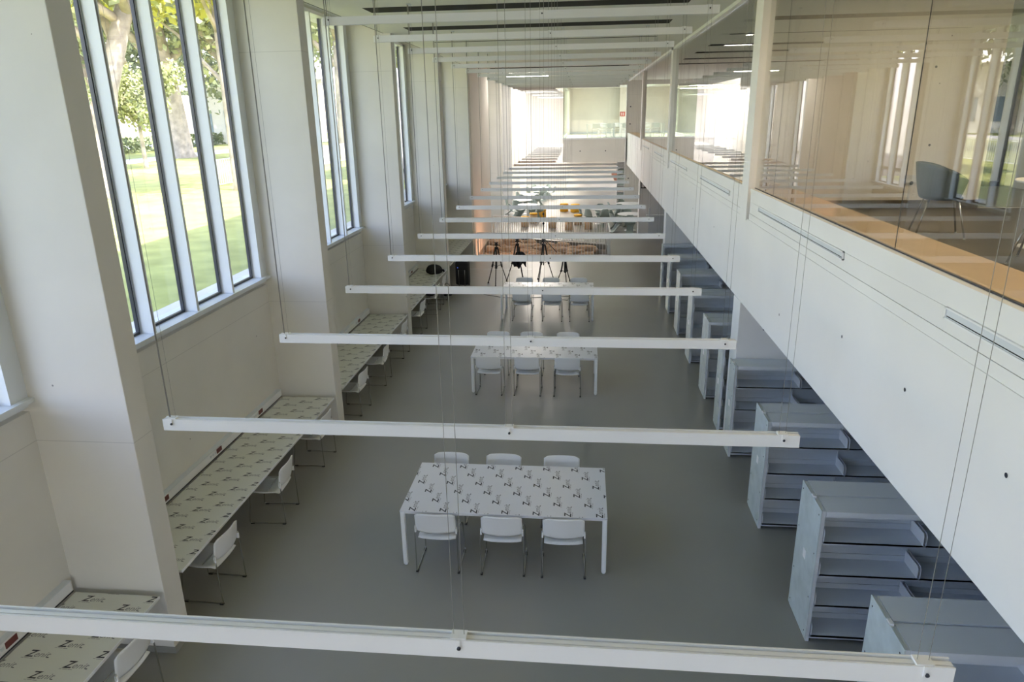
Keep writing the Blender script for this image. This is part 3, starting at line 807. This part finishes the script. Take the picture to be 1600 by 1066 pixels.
# far upper room: table and chairs
for k,(x,y,rz,l_) in enumerate([(.72,43.6,0,'left chair of the near side'),(1.55,43.6,.1,'right chair of the near side'),(1.1,45.3,PI,'left chair of the far side'),(1.95,45.3,PI,'right chair of the far side'),(2.45,43.45,.05,'rightmost chair of the near side')]):
    copy_tree(proto,(x,y,3.722),rz,'white chair in the far upper glass room, '+l_,'chairs in the far upper room')
long = empty('meeting_table',(.15,43.75,3.722),0,'white meeting table in the upper glass room at the far end','table')
box('tabletop','laminate',0,3.3,0,1.2,.722,.742,long)
for lx in (0.02,1.6,3.23):
    for ly in (.02,1.13): MB().box(lx,lx+.05,ly,ly+.05,0,.722).build('leg','white',long)
sg = box('fire_sign','red',2.30,2.62,51.86,51.895,4.85,5.15); sg.location=(.2,0,0); tag(sg,'red fire equipment sign on the wall of the far upper room','sign')
for dx in (.07,.19): 
    o = box('sign_symbol','white',2.30+dx,2.35+dx,51.855,51.86,4.90,5.10); o.parent = sg

# exit sign and niche frame under the mezzanine at the third pier
es = empty('exit_sign',(2.42,30.5,2.05),0,'small black and white exit sign high on the far pier under the mezzanine','sign')
box('sign_box','black',0,.34,0,.06,0,.28,es); box('sign_face','white',.03,.14,-.004,0,.04,.24,es)
nf = empty('display_frame',(2.78,30.35,0),0,'grey metal display frame with a ledge standing against the far pier','frame')
MB().box(0,.05,0,.06,0,1.25).build('upright','greyshelf',nf); MB().box(.62,.67,0,.06,0,1.25).build('upright','greyshelf',nf)
MB().box(-.1,.70,-.12,.1,.93,.97).build('ledge','white',nf); MB().box(.05,.62,.03,.05,.05,.93).build('back_board','greyshelf',nf)

# ------------------------------------------------------------------ mezzanine room: tub chairs, table, socket
def tub(loc,rz,lab):
    r = empty('tub_chair',loc,rz,lab,'chair','slate tub chairs in the mezzanine room')
    def S(u,v):      # faces +y ; u around, v up
        a = (u-.5)*2*math.radians(128); h = .40*(1-.45*abs((u-.5)*2)**3); k = min(1,v*2.2)
        if v < .35:
            t = v/.35; rr = .235*math.sin(t*PI/2); z = .435+.035*(1-math.cos(t*PI/2))
        else:
            t = (v-.35)/.65; rr = .235+.085*t**.7; z = .47+t*h
        return (math.sin(a)*rr*1.08, -math.cos(a)*rr, z)
    MB().grid(S,33,16).build('shell','slate',r,solid=.018)
    def Q(u,v):
        a = (u)*2*PI; return (math.sin(a)*.225*v, -math.cos(a)*.225*v, .440+.02*v*v)
    MB().grid(Q,25,5).build('seat','slate',r,solid=.02)
    for sx in (-1,1):
        for sy_ in (-1,1):
            MB().tube([(0,sy_*.12,.425),(sx*.15,sy_*.15,.425),(sx*.17,sy_*.165,.415),(sx*.27,sy_*.26,0.004)],.011,8).build('leg','chrome',r)
            MB().tube([(sx*.27,sy_*.26,0),(sx*.27,sy_*.26,.012)],.014,8).build('glide','greyshelf',r)
    return r
t1 = tub((4.30,9.05,3.612),-1.85,'slate tub chair with chrome legs behind the balcony glass, whole in view')
copy_tree(t1,(4.55,7.35,3.612),.9,'slate tub chair cut by the right edge of the view')
ct = empty('cafe_table',(5.05,8.20,3.612),0,'small round white table between the tub chairs behind glass','table')
MB().lathe([(.36,.70),(.38,.715),(.38,.73),(.37,.735)],40).build('tabletop','white',ct); MB().lathe([(.03,.02),(.03,.70)],14).build('stem','chrome',ct); MB().lathe([(.26,0),(.25,.012),(.04,.025)],30).build('base','white',ct)
pk = MB().box(-.14,.14,-.1,.1,0,.03).build('brown_folder','wood'); pk.location = (4.98,8.25,4.35); pk.rotation_euler=(0,0,.3); tag(pk,'flat brown folder lying on the round table behind glass','folder')
so = empty('wall_socket',(5.02,11.57,4.0),0,'beige double wall socket with conduit on the mezzanine partition','socket')
box('socket_box','greyshelf',-.10,.08,0,.03,0,.12,so); MB().lathe([(.02,0),(.03,.004)],12).build('outlet','gasket',so).rotation_euler=(PI/2,0,0); MB().box(-.02,.005,.005,.03,-.38,0).build('conduit','greyshelf',so)

# mezzanine room window in the far corner, beyond the partition
wn = empty('window_20',(0,0,0)); struct(wn)
MB().box(7.55,7.62,14.9,15.02,3.6,6.75).box(8.12,8.2,14.9,15.02,3.6,6.75).box(7.55,8.2,14.9,15.02,3.6,3.7).box(7.8,7.9,14.86,15.0,3.6,5.9).build('window_frame','gasket',wn)

# ------------------------------------------------------------------ outdoors
struct(MB().box(-140,-5.6,-60,30.8,2.3,2.45).box(-140,-9.5,30.8,140,2.3,2.45).build('lawn','grass'))
struct(box('patio','path',-9.5,-5.55,30.9,62,-.2,-.0,))
struct(box('patio_backdrop','render',-9.9,-9.5,30.8,62,-.2,7.4))  # white wall raised as an added bright backdrop to the far windows
struct(box('kerb','path',-6.1,-5.56,-60,30.8,2.3,2.5))
def path_between(a,b,w_,z,name,m='path'):
    a,b = Vector((*a,0)),Vector((*b,0)); d=(b-a).normalized(); n_=Vector((-d.y,d.x,0))*w_
    return struct(MB().prism([tuple((p)[:2]) for p in (a+n_,a-n_,b-n_,b+n_)][::-1],2.40,z).build(name,m))
path_between((-30,-60),(-32,140),1.6,2.47,'walkway')
path_between((-45,-60),(-50,140),3.2,2.47,'walkway')
random.seed(21)
def tree(x,y,h,rad,lab,leafm='leaf',trunk=.5,nleaf=2600,low=.45,lean=(0,0),cs=.30):
    r = empty('plane_tree' if trunk>.3 else 'young_tree',(x,y,2.42),0,lab,'tree','trees on the lawn')
    t = MB(); top = Vector((lean[0],lean[1],h*.55))
    t.tube([(0,0,-.1),(0,0,.3),(lean[0]*.3,lean[1]*.3,h*.25),tuple(top)],[trunk*1.35,trunk,trunk*.85,trunk*.6],10)
    tips = []
    for k in range(7):
        a = k*2*PI/7+random.uniform(-.4,.4); l_ = rad*random.uniform(.6,1.0); s = top*random.uniform(.55,1.0)
        m1 = s+Vector((math.cos(a)*l_*.5,math.sin(a)*l_*.5,h*random.uniform(.1,.2))); e = s+Vector((math.cos(a)*l_,math.sin(a)*l_,h*random.uniform(.15,.42)))
        t.tube([tuple(s),tuple(m1),tuple(e)],[trunk*.42,trunk*.28,trunk*.08],7); tips += [m1,e]
    t.build('trunk','bark',r)
    f = MB()
    cl_ = [(tips[i%len(tips)]+Vector((random.uniform(-1,1)*rad*.3,random.uniform(-1,1)*rad*.3,random.uniform(-.06,.12)*h)), rad*random.uniform(.25,.5)) for i in range(44)]
    for i in range(int(nleaf*2.3)):
        c0,rr = random.choice(cl_)
        d = Vector((random.gauss(0,1),random.gauss(0,1),random.gauss(0,.75))); d = d.normalized()*rr*random.uniform(.3,1)
        p = c0+d
        if p.z < h*low*.8: p.z = h*low*.8+random.uniform(0,.5)
        s = cs*random.uniform(.5,1.1)
        u = Vector((random.gauss(0,1),random.gauss(0,1),random.gauss(0,1))).normalized(); v = u.cross(Vector((random.gauss(0,1),random.gauss(0,1),random.gauss(0,1)))).normalized()
        f.add([p-u*s,p-v*s*.6,p+u*s,p+v*s*.6],[(0,1,2,3)])
    f.build('foliage',leafm,r)
    return r
tree(-17.3,24.3,15,6.0,'large plane tree seen through the left edge of the near window','leaf',.42,2600,.5,(1.5,2))
tree(-25.6,40.2,6.4,2.1,'small young green tree on the lawn past the near window','leaf',.13,2600,.22,cs=.16)
tree(-29.5,51.2,17,7.5,'large plane tree in the middle of the near window','leaf',.75,3200,.38,(1,-3))
tree(-24.5,50.5,18,7.0,'large pale plane tree toward the right of the near window','leaf',.8,3200,.35,(-.5,1))
tree(-13.5,27.0,13,4.5,'yellow leaved tree whose top hangs at the near window','leafyellow',.2,700,.62)
tree(-44,62,17,8,'distant tree behind the walkways, left','leafdark',.6,2600,.3,cs=.4)
tree(-36,75,17,8,'distant tree behind the walkways, middle','leafdark',.6,2600,.2,cs=.4)
tree(-22,78,18,8,'distant tree behind the walkways, right','leaf',.6,2600,.2,cs=.4)
tree(-16,48,15,5.5,'tree seen through the second window','leaf',.5,2400,.3)
tree(-13,66,16,6,'tree seen through the third window','leaf',.5,2200,.25)
tree(-24,18,16,6.5,'tree opposite the near end of the hall','leaf',.55,2400,.4)
tree(-60,50,17,9,'distant tree far left','leafdark',.6,2400,.25,cs=.45)
tree(-60,25,17,9,'distant tree beside the far left house','leafdark',.6,2200,.25,cs=.45)
tree(-28,4,16,7,'tree behind the near left window','leaf',.55,2000,.4)
# hedge
random.seed(5)
f = MB()
for i in range(3800):
    t = random.random(); p = Vector((-36-6*t+random.uniform(-.5,.5), 30+60*t, 2.4+random.uniform(0,1.3))); s=.16
    u = Vector((random.gauss(0,1),random.gauss(0,1),random.gauss(0,1))).normalized(); v = u.cross(Vector((random.gauss(0,1),random.gauss(0,1),random.gauss(0,1)))).normalized()
    f.add([p-u*s,p-v*s,p+u*s,p+v*s],[(0,1,2,3)])
tag(f.build('hedge','leafdark'),'low dark hedge along the far walkway','hedge',kind='stuff')
bd = empty('white_house',(-38,84,2.4),.3,'white house with blue windows beyond the plane trees','house')
box('wall','render',-7,7,-4,4,0,6.5,bd); MB().prism([(-7.5,-4.5),(7.5,-4.5),(7.5,4.5),(-7.5,4.5)],6.5,6.9).build('roof','path',bd)
for k in range(5): box('window','winblue',-6+k*2.5,-4.8+k*2.5,-4.05,-4.0,1.2,3.6,bd)
def fence(x,y0,y1,lab):
    r = empty('mesh_fence',(0,0,2.44),0,lab,'fence'); t = MB()
    n_ = int((y1-y0)/.18)
    for k in range(n_): yy = y0+k*.18; t.box(x-.012,x+.012,yy,yy+.025,.08,1.05)
    t.build('bars','white',r); MB().box(x-.02,x+.02,y0,y1,1.05,1.09).box(x-.02,x+.02,y0,y1,.05,.09).build('rail','white',r)
    for yy in (y0,(y0+y1)/2,y1): MB().box(x-.04,x+.04,yy-.04,yy+.04,-.02,1.15).build('post','white',r)
fence(-15.2,28.2,46.0,'low white bar fence on the lawn past the second window')

# ------------------------------------------------------------------ lamps and added fill lights
# warm down-lights in the mezzanine room
for i,(x,y) in enumerate([(4.2,4.0),(5.6,7.0),(4.2,9.4)]):
    t = empty('downlight',(x,y,ZC-.02),label='round warm ceiling spot in the mezzanine room, %s from the camera' % ordn[i],cat='ceiling light')
    MB().lathe([(.10,-.005),(.10,.018)],20).build('trim_ring','white',t); MB().lathe([(.085,-.012),(.085,-.006)],20).build('diffuser','lamp',t)
    lamp('room_lamp','AREA',(x,y,ZC-.06),24,(1.0,.74,.45),.35,.35,(0,0,0))
# fill lights added to brighten the far hall, without fixtures
for i,y in enumerate([44.5,49.5,55.0]):
    lamp('far_hall_fill','AREA',(-3.0,y,ZC-.05),300,(1.0,.90,.80),2.0,1.2,(0,0,0))
lamp('far_room_lamp','AREA',(2.0,46.5,ZC-.05),9,(.95,1.0,.88),3.0,3.0,(0,0,0))  # area light without a fixture
lamp('under_block_lamp','AREA',(1.5,45.0,2.48),25,(1.0,.92,.84),3.0,3.0,(0,0,0))  # area light alone, no fixture modelled
lamp('pit_warm_fill','AREA',(-2.6,26.65,-.5),34,(1.0,.50,.28),2.0,.3,target=(-4.02,28.6,2.0))  # added warm light, hidden below the pit edge, tints the core wall

sc.cycles.max_bounces = 10; sc.cycles.diffuse_bounces = 5; sc.cycles.transparent_max_bounces = 24; sc.cycles.glossy_bounces = 5
sc.cycles.sample_clamp_indirect = 6.0
